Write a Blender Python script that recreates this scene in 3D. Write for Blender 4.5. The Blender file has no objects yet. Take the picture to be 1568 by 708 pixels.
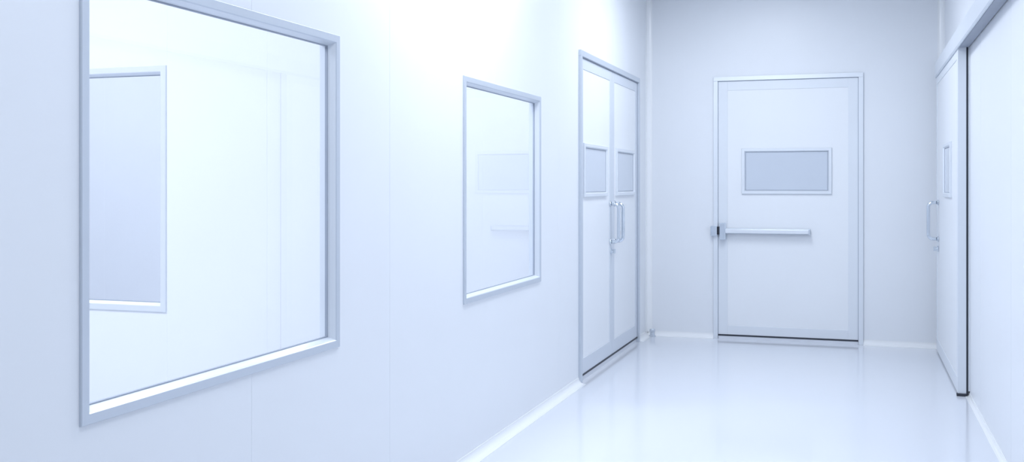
import bpy, bmesh, math
from mathutils import Vector
scene=bpy.context.scene
scene.view_settings.view_transform='Standard'
scene.view_settings.look='None'
scene.view_settings.exposure=0.0

# ---------------------------------------------------------------- constants (metres)
XL=-1.703; XR=0.651; YB=8.84; YF=-3.0; ZC=2.95; T=0.05
H=1.28

# ---------------------------------------------------------------- materials
def mat(name,col,rough=0.5,metal=0.0,spec=0.5,var=0.02,scale=3.0,bump=0.0,bscale=60,coat=0.0):
    m=bpy.data.materials.new(name); m.use_nodes=True
    nt=m.node_tree; b=nt.nodes['Principled BSDF']
    tc=nt.nodes.new('ShaderNodeTexCoord')
    nz=nt.nodes.new('ShaderNodeTexNoise'); nz.inputs['Scale'].default_value=scale; nz.inputs['Detail'].default_value=3
    nt.links.new(tc.outputs['Object'],nz.inputs['Vector'])
    r=nt.nodes.new('ShaderNodeValToRGB')
    r.color_ramp.elements[0].position=0.3; r.color_ramp.elements[1].position=0.7
    r.color_ramp.elements[0].color=(*[c*(1-var) for c in col],1)
    r.color_ramp.elements[1].color=(*[min(1,c*(1+var)) for c in col],1)
    nt.links.new(nz.outputs['Fac'],r.inputs['Fac']); nt.links.new(r.outputs['Color'],b.inputs['Base Color'])
    b.inputs['Roughness'].default_value=rough; b.inputs['Metallic'].default_value=metal
    b.inputs['Specular IOR Level'].default_value=spec
    b.inputs['Coat Weight'].default_value=coat
    b.inputs['Coat Roughness'].default_value=0.12
    if bump>0:
        n2=nt.nodes.new('ShaderNodeTexNoise'); n2.inputs['Scale'].default_value=bscale
        bp=nt.nodes.new('ShaderNodeBump'); bp.inputs['Strength'].default_value=bump; bp.inputs['Distance'].default_value=0.002
        nt.links.new(tc.outputs['Object'],n2.inputs['Vector'])
        nt.links.new(n2.outputs['Fac'],bp.inputs['Height']); nt.links.new(bp.outputs['Normal'],b.inputs['Normal'])
    return m
M_wall=mat('wall_panel_white',(0.835,0.863,0.912),0.36,spec=0.42,var=0.004)
M_floor=mat('epoxy_floor',(0.745,0.777,0.85),0.12,spec=0.6,var=0.008,scale=1.5)
M_ceil=mat('ceiling_white',(0.84,0.867,0.90),0.6,var=0.005)
M_alu=mat('anodised_aluminium',(0.60,0.65,0.725),0.34,metal=0.35,var=0.01)
M_bead=mat('glazing_bead_lightened',(0.72,0.765,0.83),0.32,metal=0.3,var=0.01)  # frame aluminium lightened: brightness of the lit sill put into the bead colour
M_alul=mat('pale_aluminium',(0.78,0.82,0.88),0.35,metal=0.25,var=0.01)
M_stile=mat('door_stile_grey',(0.78,0.82,0.88),0.4,metal=0.05,var=0.01)
M_stile1=mat('door_stile_satin',(0.69,0.735,0.81),0.4,metal=0.15,var=0.01)
M_panel=mat('door_panel_white',(0.86,0.887,0.93),0.32,spec=0.45,var=0.006)
M_pane=mat('tinted_door_glass',(0.62,0.675,0.765),0.12,spec=0.5,var=0.01)
M_chrome=mat('chrome',(0.70,0.75,0.81),0.12,metal=1.0,var=0.01)
M_black=mat('rubber_black',(0.03,0.035,0.05),0.6,var=0.1)
M_gask=mat('grey_gasket',(0.33,0.37,0.45),0.5,var=0.05)
M_cove=mat('white_pvc_cove',(0.90,0.92,0.95),0.22,var=0.005)
M_seam=mat('panel_seam_sealant',(0.845,0.872,0.92),0.38,var=0.005)
def glass():
    m=bpy.data.materials.new('clear_glass'); m.use_nodes=True
    nt=m.node_tree; nt.nodes.clear(); N=nt.nodes.new; L=nt.links.new
    out=N('ShaderNodeOutputMaterial'); mx=N('ShaderNodeMixShader'); tr=N('ShaderNodeBsdfTransparent'); gl=N('ShaderNodeBsdfGlossy')
    tr.inputs['Color'].default_value=(0.98,0.985,1,1); gl.inputs['Roughness'].default_value=0.0
    gl.inputs['Color'].default_value=(0.97,0.98,1,1)
    lw=N('ShaderNodeLayerWeight'); lw.inputs['Blend'].default_value=0.5
    p=N('ShaderNodeMath'); p.operation='POWER'; p.inputs[1].default_value=5
    a=N('ShaderNodeMath'); a.operation='MULTIPLY_ADD'; a.inputs[1].default_value=1.5; a.inputs[2].default_value=0.07; a.use_clamp=True
    L(lw.outputs['Facing'],p.inputs[0]); L(p.outputs[0],a.inputs[0]); L(a.outputs[0],mx.inputs['Fac'])
    L(tr.outputs[0],mx.inputs[1]); L(gl.outputs[0],mx.inputs[2]); L(mx.outputs[0],out.inputs['Surface'])
    return m
M_glass=glass()
def emit(name,col,s):
    m=bpy.data.materials.new(name); m.use_nodes=True
    b=m.node_tree.nodes['Principled BSDF']
    b.inputs['Base Color'].default_value=(*col,1); b.inputs['Emission Color'].default_value=(*col,1); b.inputs['Emission Strength'].default_value=s
    return m

# ---------------------------------------------------------------- mesh helpers
def finish(bm,name,m,parent=None,smooth=False,recalc=True):
    if recalc: bmesh.ops.recalc_face_normals(bm,faces=bm.faces)
    me=bpy.data.meshes.new(name); bm.to_mesh(me); bm.free()
    me.materials.append(m)
    if smooth:
        for p in me.polygons: p.use_smooth=True
    o=bpy.data.objects.new(name,me); scene.collection.objects.link(o)
    if parent: 
        o.parent=parent; o.matrix_parent_inverse=parent.matrix_world.inverted()
    return o
def empty(name,loc):
    e=bpy.data.objects.new(name,None); e.location=loc; e.empty_display_size=0.2
    scene.collection.objects.link(e); bpy.context.view_layer.update(); return e
# wall frames: P(u,v,n) -> world
PL=lambda u,v,n:Vector((XL+n,u,v))
PB=lambda u,v,n:Vector((u,YB-n,v))
PR=lambda u,v,n:Vector((XR-n,u,v))
YP=3.83
PP=lambda u,v,n:Vector((u,YP-n,v))
Y2=6.35
P2=lambda u,v,n:Vector((u,Y2-n,v))
W3=lambda u,v,n:Vector((u,v,n))
def box(bm,P,u0,u1,v0,v1,n0,n1,bev=0.0):
    c=[P(u,v,n) for u in(u0,u1) for v in(v0,v1) for n in(n0,n1)]
    vs=[bm.verts.new(p) for p in c]
    fs=[(0,1,3,2),(4,6,7,5),(0,4,5,1),(2,3,7,6),(0,2,6,4),(1,5,7,3)]
    faces=[bm.faces.new([vs[i] for i in f]) for f in fs]
    if bev>0:
        es=list({e for f in faces for e in f.edges})
        bmesh.ops.bevel(bm,geom=es,offset=bev,segments=2,affect='EDGES',profile=0.5)
def loops(bm,P,u0,u1,v0,v1,prof,fill=False):
    prev=None
    for ins,n in prof:
        ring=[bm.verts.new(P(a,b,n)) for a,b in((u0+ins,v0+ins),(u1-ins,v0+ins),(u1-ins,v1-ins),(u0+ins,v1-ins))]
        if prev:
            for i in range(4):
                j=(i+1)%4
                bm.faces.new((prev[i],prev[j],ring[j],ring[i]))
        prev=ring
    if fill: bm.faces.new(prev)
def quad(bm,P,u0,u1,v0,v1,n):
    bm.faces.new([bm.verts.new(P(a,b,n)) for a,b in((u0,v0),(u1,v0),(u1,v1),(u0,v1))])
def mk(name,m,fn,parent=None,smooth=False,recalc=True):
    bm=bmesh.new(); fn(bm); return finish(bm,name,m,parent,smooth,recalc)
def wall(name,P,u0,u1,v0,v1,n0,n1,holes,m=M_wall):
    us=sorted({u0,u1,*[h[0] for h in holes],*[h[1] for h in holes]}); vs=sorted({v0,v1,*[h[2] for h in holes],*[h[3] for h in holes]})
    def solid(i,j):
        if i<0 or j<0 or i>=len(us)-1 or j>=len(vs)-1: return False
        a=(us[i]+us[i+1])/2; b=(vs[j]+vs[j+1])/2
        return not any(h[0]<a<h[1] and h[2]<b<h[3] for h in holes)
    bm=bmesh.new(); cache={}
    def V(u,v,n):
        k=(u,v,n)
        if k not in cache: cache[k]=bm.verts.new(P(u,v,n))
        return cache[k]
    for i in range(len(us)-1):
        for j in range(len(vs)-1):
            if not solid(i,j): continue
            a,b,c,d=us[i],us[i+1],vs[j],vs[j+1]
            bm.faces.new((V(a,c,n1),V(b,c,n1),V(b,d,n1),V(a,d,n1)))
            bm.faces.new((V(a,c,n0),V(a,d,n0),V(b,d,n0),V(b,c,n0)))
            if not solid(i-1,j): bm.faces.new((V(a,c,n0),V(a,c,n1),V(a,d,n1),V(a,d,n0)))
            if not solid(i+1,j): bm.faces.new((V(b,c,n0),V(b,d,n0),V(b,d,n1),V(b,c,n1)))
            if not solid(i,j-1): bm.faces.new((V(a,c,n0),V(b,c,n0),V(b,c,n1),V(a,c,n1)))
            if not solid(i,j+1): bm.faces.new((V(a,d,n0),V(a,d,n1),V(b,d,n1),V(b,d,n0)))
    return finish(bm,name,m)
def seam(P,parent,us,v0,v1,w=0.003):
    def f(bm):
        for u in us:
            if isinstance(u,tuple): uu,a,b=u
            else: uu,a,b=u,v0,v1
            box(bm,P,uu-w/2,uu+w/2,a,b,-0.002,0.0006)
    mk('panel_seams',M_seam,f,parent)

# ---------------------------------------------------------------- room shell
mk('floor',M_floor,lambda bm:box(bm,W3,-6.7,0.8,YF-0.1,YB+0.1,-0.1,0))
mk('ceiling',M_ceil,lambda bm:box(bm,W3,-6.7,0.8,YF-0.1,YB+0.1,ZC,ZC+0.1))
WIN1=(1.975,3.243,0.722,1.797); WIN2=(4.448,5.667,0.736,1.781)
def hole(w,i=0.03): return (w[0]+i,w[1]-i,w[2]+i,w[3]-i)
D1=(6.530,8.456,0.0,2.156)      # double door, outer casing
D2=(-1.138,0.050,0.0,2.186)     # back door, outer casing
wl=wall('wall_left',PL,YF,YB,0,ZC,-T,0,[hole(WIN1),hole(WIN2),(D1[0]+.03,D1[1]-.03,0,D1[3]-.03)])
wb=wall('wall_back',PB,XL-T,XR+.1,0,ZC,-0.1,0,[(D2[0]+.025,D2[1]-.025,0,D2[3]-.025)])
wr=wall('wall_right',PR,YF,YB,0,ZC,-0.1,0,[])
wall('wall_front',W3,XL-T,XR+.1,YF-.1,YF,0,ZC,[])
WIN3=(-4.10,-2.84,0.73,1.80)
wp=wall('wall_partition',PP,-6.5,XL-T,0,ZC,-T,0,[hole(WIN3)])
w2=wall('wall_far_room',P2,-6.5,XL-T,0,ZC,-T,0,[])
mk('wall_outer',M_wall,lambda bm:box(bm,W3,-6.6,-6.5,YF,YB,0,ZC))
mk('wall_near_room',M_wall,lambda bm:box(bm,W3,-6.5,XL-T,-1.0,-0.95,0,ZC))
seam(PL,wl,[0.5,1.2,(2.70,0.05,0.72),(2.70,1.80,ZC),3.664,6.05,(4.9,1.79,ZC),(7.47,2.16,ZC)],0.05,ZC)
seam(PB,wb,[-1.3835,0.42,(-0.3,2.19,ZC)],0.05,ZC)
seam(PR,wr,[6.3,5.1,3.9,2.7],0.05,ZC)
seam(PP,wp,[-2.346,(-2.84,1.81,ZC),(-2.84,0.03,.72)],0.03,ZC,0.006)
seam(P2,w2,[-5.25,-4.1,-3.1,-2.3],0.03,ZC,0.008)

# cove skirtings: quarter-round concave profile swept along a wall
def cove(name,P,u0,u1,r,par=None):
    def f(bm):
        pts=[(0.0,r+.006),(0.003,r+.006),(0.003,r)]
        for i in range(9):
            a=math.pi/2*i/8
            pts.append((0.003+r-r*math.cos(a), r-r*math.sin(a)+0.002))
        pts+= [(r+.012,0.002),(r+.012,0.0),(0,0)]
        rings=[[bm.verts.new(P(u,v,n)) for n,v in pts] for u in(u0,u1)]
        k=len(pts)
        for i in range(k):
            j=(i+1)%k
            bm.faces.new((rings[0][i],rings[0][j],rings[1][j],rings[1][i]))
        bm.faces.new(rings[0]); bm.faces.new(rings[1][::-1])
    return mk(name,M_cove,f)
cove('baseboard_left',PL,YF,6.53,0.036)
cove('baseboard_left.001',PL,8.456,YB,0.036)
cove('baseboard_back',PB,XL,-1.138,0.036)
cove('baseboard_back.001',PB,0.05,XR,0.036)
cove('baseboard_right',PR,YF,YB,0.014)
# vertical corner coves
def vcove(name,cx,sx):
    def f(bm):
        r=0.04; pts=[(0,0),(r+.008,0),(r+.008,.003),(r,.003)]
        for i in range(1,9):
            a=math.pi/2*i/8
            pts.append((r-r*math.sin(a)+.003*(i/8), r-r*math.cos(a)+.003))
        pts+=[(.003,r+.008),(0,r+.008)]
        rings=[[bm.verts.new((cx+sx*a,YB-b,z)) for a,b in pts] for z in(0.03,ZC)]
        k=len(pts)
        for i in range(k):
            j=(i+1)%k
            bm.faces.new((rings[0][i],rings[0][j],rings[1][j],rings[1][i]))
        bm.faces.new(rings[0]); bm.faces.new(rings[1][::-1])
    mk(name,M_cove,f)
vcove('trim_1',XL,1); vcove('trim_2',XR,-1)

# ---------------------------------------------------------------- windows
WP=[(0,-.001),(0,.006),(.002,.008),(.025,.008),(.028,.005)]
WB=[(.028,.005),(.038,-.022)]
def window(name,P,w,mf=M_alu):
    u0,u1,v0,v1=w
    e=empty(name,P((u0+u1)/2,(v0+v1)/2,-T/2))
    mk('frame',mf,lambda bm:loops(bm,P,u0,u1,v0,v1,WP),e)
    mk('glazing_bead',M_bead,lambda bm:loops(bm,P,u0,u1,v0,v1,WB),e)
    R=lambda a,b,n:P(a,b,-T-n)
    mk('rear_frame',M_alul,lambda bm:loops(bm,R,u0,u1,v0,v1,WP),e)
    mk('rear_bead',M_bead,lambda bm:loops(bm,R,u0,u1,v0,v1,WB),e)
    mk('gasket',M_gask,lambda bm:loops(bm,P,u0,u1,v0,v1,[(.037,-.020),(.0405,-.0205),(.0405,-.0295),(.037,-.030)]),e)
    mk('glass',M_glass,lambda bm:quad(bm,P,u0+.037,u1-.037,v0+.037,v1-.037,-.025),e)
    return e
window('window_1',PL,WIN1); window('window_2',PL,WIN2); window('window_3',PP,WIN3,M_alul)

# ---------------------------------------------------------------- door parts
def tube(bm,path,r,seg=14):
    rings=[]; n=len(path)
    up=None
    for i,p in enumerate(path):
        d=(path[min(i+1,n-1)]-path[max(i-1,0)]).normalized()
        if up is None:
            up=Vector((0,0,1)) if abs(d.z)<.9 else Vector((1,0,0))
            up=(up-d*up.dot(d)).normalized()
        else: up=(up-d*up.dot(d)).normalized()
        s=d.cross(up)
        rings.append([bm.verts.new(p+(up*math.cos(a)+s*math.sin(a))*r) for a in[2*math.pi*k/seg for k in range(seg)]])
    for a,b in zip(rings,rings[1:]):
        for k in range(seg):
            j=(k+1)%seg; bm.faces.new((a[k],a[j],b[j],b[k]))
    bm.faces.new(rings[0]); bm.faces.new(rings[-1][::-1])
def pull(P,u,z0,z1,n0,dep,r,parent,name='pull_handle'):
    def f(bm):
        R=0.035; path=[P(u,z0,n0),P(u,z0,n0+dep-R)]
        for i in range(1,8):
            a=math.pi/2*i/8; path.append(P(u,z0+R-R*math.cos(a),n0+dep-R+R*math.sin(a)))
        path+= [P(u,z0+R,n0+dep),P(u,(z0+z1)/2,n0+dep),P(u,z1-R,n0+dep)]
        for i in range(1,8):
            a=math.pi/2*i/8; path.append(P(u,z1-R+R*math.sin(a),n0+dep-R+R*math.cos(a)))
        path+=[P(u,z1,n0+dep-R),P(u,z1,n0)]
        tube(bm,path,r)
        for z in(z0,z1): tube(bm,[P(u,z,n0-.001),P(u,z,n0+.006)],r*1.7,20)
    return mk(name,M_chrome,f,parent,True)
def lock(P,u,z,n0,parent):
    def f(bm):
        tube(bm,[P(u,z,n0-.001),P(u,z,n0+.008)],.024,24)
        tube(bm,[P(u,z,n0+.007),P(u,z,n0+.02)],.013,20)
        box(bm,P,u-.004,u+.004,z-.016,z+.016,n0+.019,n0+.034,.001)
    mk('lock_cylinder',M_chrome,f,parent)
def leaf(P,u0,u1,v0,v1,n,th,win,e,tag,sw=.075,bot=.08,fw=.028,ms=M_stile):
    def f(bm):
        box(bm,P,u0,u0+sw,v0,v1,n-th,n,.0015); box(bm,P,u1-sw,u1,v0,v1,n-th,n,.0015)
        box(bm,P,u0+sw,u1-sw,v1-sw,v1,n-th,n,.0015); box(bm,P,u0+sw,u1-sw,v0,v0+bot,n-th,n,.0015)
    mk('stiles_'+tag,ms,f,e)
    mk('panel_'+tag,M_panel,lambda bm:box(bm,P,u0+sw-.002,u1-sw+.002,v0+bot-.002,v1-sw+.002,n-th+.003,n-.004),e)
    a,b,c,d=win
    mk('vision_frame_'+tag,M_alul,lambda bm:loops(bm,P,a,b,c,d,[(0,n-.005),(0,n+.008),(.003,n+.011),(fw-.008,n+.011),(fw,n-.001)]),e)
    mk('vision_glass_'+tag,M_pane,lambda bm:box(bm,P,a+fw-.004,b-fw+.004,c+fw-.004,d-fw+.004,n-.0045,n-.001),e)
    mk('vision_gasket_'+tag,M_gask,lambda bm:loops(bm,P,a,b,c,d,[(fw-.001,n-.0),(fw+.004,n+.0006),(fw+.004,n-.002)]),e)
def casing(P,D,w,n,e,m):
    u0,u1,v0,v1=D
    def f(bm):
        box(bm,P,u0,u0+w,0,v1-w,-.045,n,.002); box(bm,P,u1-w,u1,0,v1-w,-.045,n,.002); box(bm,P,u0,u1,v1-w,v1,-.045,n,.002)
    mk('casing',m,f,e)
    mk('casing_seal',M_gask,lambda bm:[box(bm,P,u0+w-.001,u0+w+.004,.03,v1-w,-.04,n-.014),box(bm,P,u1-w-.004,u1-w+.001,.03,v1-w,-.04,n-.014),box(bm,P,u0+w,u1-w,v1-w-.005,v1-w+.001,-.04,n-.014)],e)

# door_1 : double swing door in the left wall
e=empty('door_1',PL(7.493,0,0))
casing(PL,D1,.038,.018,e,M_alu)
um=7.494
leaf(PL,6.573,um-.003,.045,2.112,.002,.045,(6.648,7.326,1.203,1.558),e,'a',.07,.10,.03,M_stile1)
leaf(PL,um+.003,8.413,.045,2.112,.002,.045,(7.620,8.285,1.203,1.558),e,'b',.07,.10,.03,M_stile1)
mk('meeting_gasket',M_gask,lambda bm:box(bm,PL,um-.0035,um+.0035,.045,2.112,-.035,-.003),e)
mk('bottom_seal',M_black,lambda bm:box(bm,PL,6.57,8.416,.033,.046,-.04,.004),e)
mk('threshold',M_floor,lambda bm:box(bm,PL,6.568,8.418,0,.033,-.045,-.004),e)
pull(PL,7.435,.869,1.146,.002,.062,.0125,e,'pull_handle_a')
pull(PL,7.565,.869,1.146,.002,.066,.0125,e,'pull_handle_b')
lock(PL,7.46,.80,.002,e)

# door_2 : single door in the back wall
e=empty('door_2',PB(-.544,0,0))
casing(PB,D2,.036,.018,e,M_alul)
leaf(PB,-1.099,.011,.036,2.147,.004,.045,(-.907,-.191,1.208,1.585),e,'a',.076,.075,.03)
mk('bottom_seal',M_black,lambda bm:box(bm,PB,-1.099,.011,.024,.037,-.04,.006),e)
mk('threshold',M_floor,lambda bm:box(bm,PB,-1.10,.012,0,.024,-.045,.003),e)
mk('push_bar',M_alul,lambda bm:box(bm,PB,-1.035,-.366,.884,.916,.030,.068,.003),e)
mk('push_bar_rail',M_alu,lambda bm:box(bm,PB,-1.04,-.372,.878,.922,.004,.034,.003),e)
mk('push_bar_end_cap',M_alu,lambda bm:box(bm,PB,-.372,-.358,.876,.924,.004,.070,.003),e)
mk('latch_case',M_chrome,lambda bm:box(bm,PB,-1.084,-1.032,.828,.968,.004,.062,.007),e)
mk('latch_gap_dark',M_black,lambda bm:box(bm,PB,-1.106,-1.083,.870,.935,.004,.03,.002),e)  # black block painting the dark gap between latch case and strike
mk('strike_box',M_chrome,lambda bm:box(bm,PB,-1.158,-1.105,.858,.942,.0,.045,.005),e)

# door_3 : sliding door hung on the right wall
e=empty('door_3',PR(7.8,0,.05))
nF=XR-.585
leaf(PR,6.888,8.70,.012,2.125,nF,.048,(7.35,7.94,1.20,1.568),e,'a',.07,.09,.03)
mk('track_cover',M_alul,lambda bm:box(bm,PR,4.4,8.72,2.128,2.232,0.0,nF+.008,.003),e)
mk('track_lip',M_alu,lambda bm:box(bm,PR,4.4,8.72,2.110,2.128,nF+.001,nF+.008,.001),e)
mk('edge_gasket',M_black,lambda bm:box(bm,PR,6.880,8.69,.012,2.12,.0085,.0195,.001),e)
mk('edge_gap_filler',M_alul,lambda bm:box(bm,PR,6.880,6.90,.030,2.12,.0,.0083,.001),e)  # pale filler added to hide the darkness in the gap behind the leaf
mk('track_underside_shade',M_gask,lambda bm:box(bm,PR,4.42,6.88,2.118,2.129,.006,nF-.006),e)  # dark strip standing in for the shadow under the track cover
mk('floor_guide',M_black,lambda bm:box(bm,PR,6.865,6.90,0,.016,.018,nF+.008,.002),e)
mk('edge_profile',M_alul,lambda bm:box(bm,PR,6.879,6.889,.012,2.12,.020,nF+.001,.001),e)
pull(PR,8.50,.875,1.150,nF,.070,.0125,e)
lock(PR,8.50,.80,nF,e)

# door stop at the left rear corner
def stop(bm):
    c=Vector((XL+.062,YB-.075,0))
    prof=[(.0,.0),(.026,.0),(.026,.012),(.020,.016),(.020,.040),(.024,.044),(.024,.058),(.018,.066),(0,.069)]
    seg=24; rings=[]
    for r,z in prof[1:-1]:
        rings.append([bm.verts.new(c+Vector((r*math.cos(2*math.pi*k/seg),r*math.sin(2*math.pi*k/seg),z))) for k in range(seg)])
    for a,b in zip(rings,rings[1:]):
        for k in range(seg): bm.faces.new((a[k],a[(k+1)%seg],b[(k+1)%seg],b[k]))
    bm.faces.new(rings[0]); bm.faces.new(rings[-1])
mk('door_stop',M_alu,stop)

# ---------------------------------------------------------------- ceiling lights (LED panels)
def panel(x,y,lx,ly,s,col=(0.89,0.940,1.0)):
    e=empty('ceiling_light',(x,y,ZC))
    M=emit('led_diffuser',col,s)
    mk('housing',M_alul,lambda bm:loops(bm,W3,x-lx/2-.03,x+lx/2+.03,y-ly/2-.03,y+ly/2+.03,[(0,ZC),(0,ZC-.015),(.03,ZC-.015),(.03,ZC-.008)]),e)
    def f(bm):
        vs=[bm.verts.new((a,b,ZC-.01)) for a,b in((x-lx/2,y-ly/2),(x-lx/2,y+ly/2),(x+lx/2,y+ly/2),(x+lx/2,y-ly/2))]
        bm.faces.new(vs)
    mk('diffuser',M,f,e,recalc=False)
panel(-.55,-1.6,.6,1.2,9)
panel(-.45,1.7,.6,1.2,7.5)
panel(-1.10,4.3,.6,1.2,15.5)
panel(-.75,7.0,.6,1.2,13.5)
panel(-3.3,1.9,1.2,1.2,17.5)
panel(-2.6,4.95,1.2,.6,16)
panel(-5.2,5.1,1.2,.6,9.5)  # extra panel added to brighten the dim end of the far room

w=bpy.data.worlds.new('world'); scene.world=w; w.use_nodes=True
w.node_tree.nodes['Background'].inputs[0].default_value=(.5,.58,.7,1); w.node_tree.nodes['Background'].inputs[1].default_value=.15

# ---------------------------------------------------------------- camera
cd=bpy.data.cameras.new('camera'); cam=bpy.data.objects.new('camera',cd); scene.collection.objects.link(cam)
cd.sensor_width=36; cd.lens=36.73; cd.shift_y=-70/1568; cd.clip_start=.05
cam.location=(0,0,H); cam.rotation_euler=(math.radians(90),0,math.radians(18.26))
scene.camera=cam
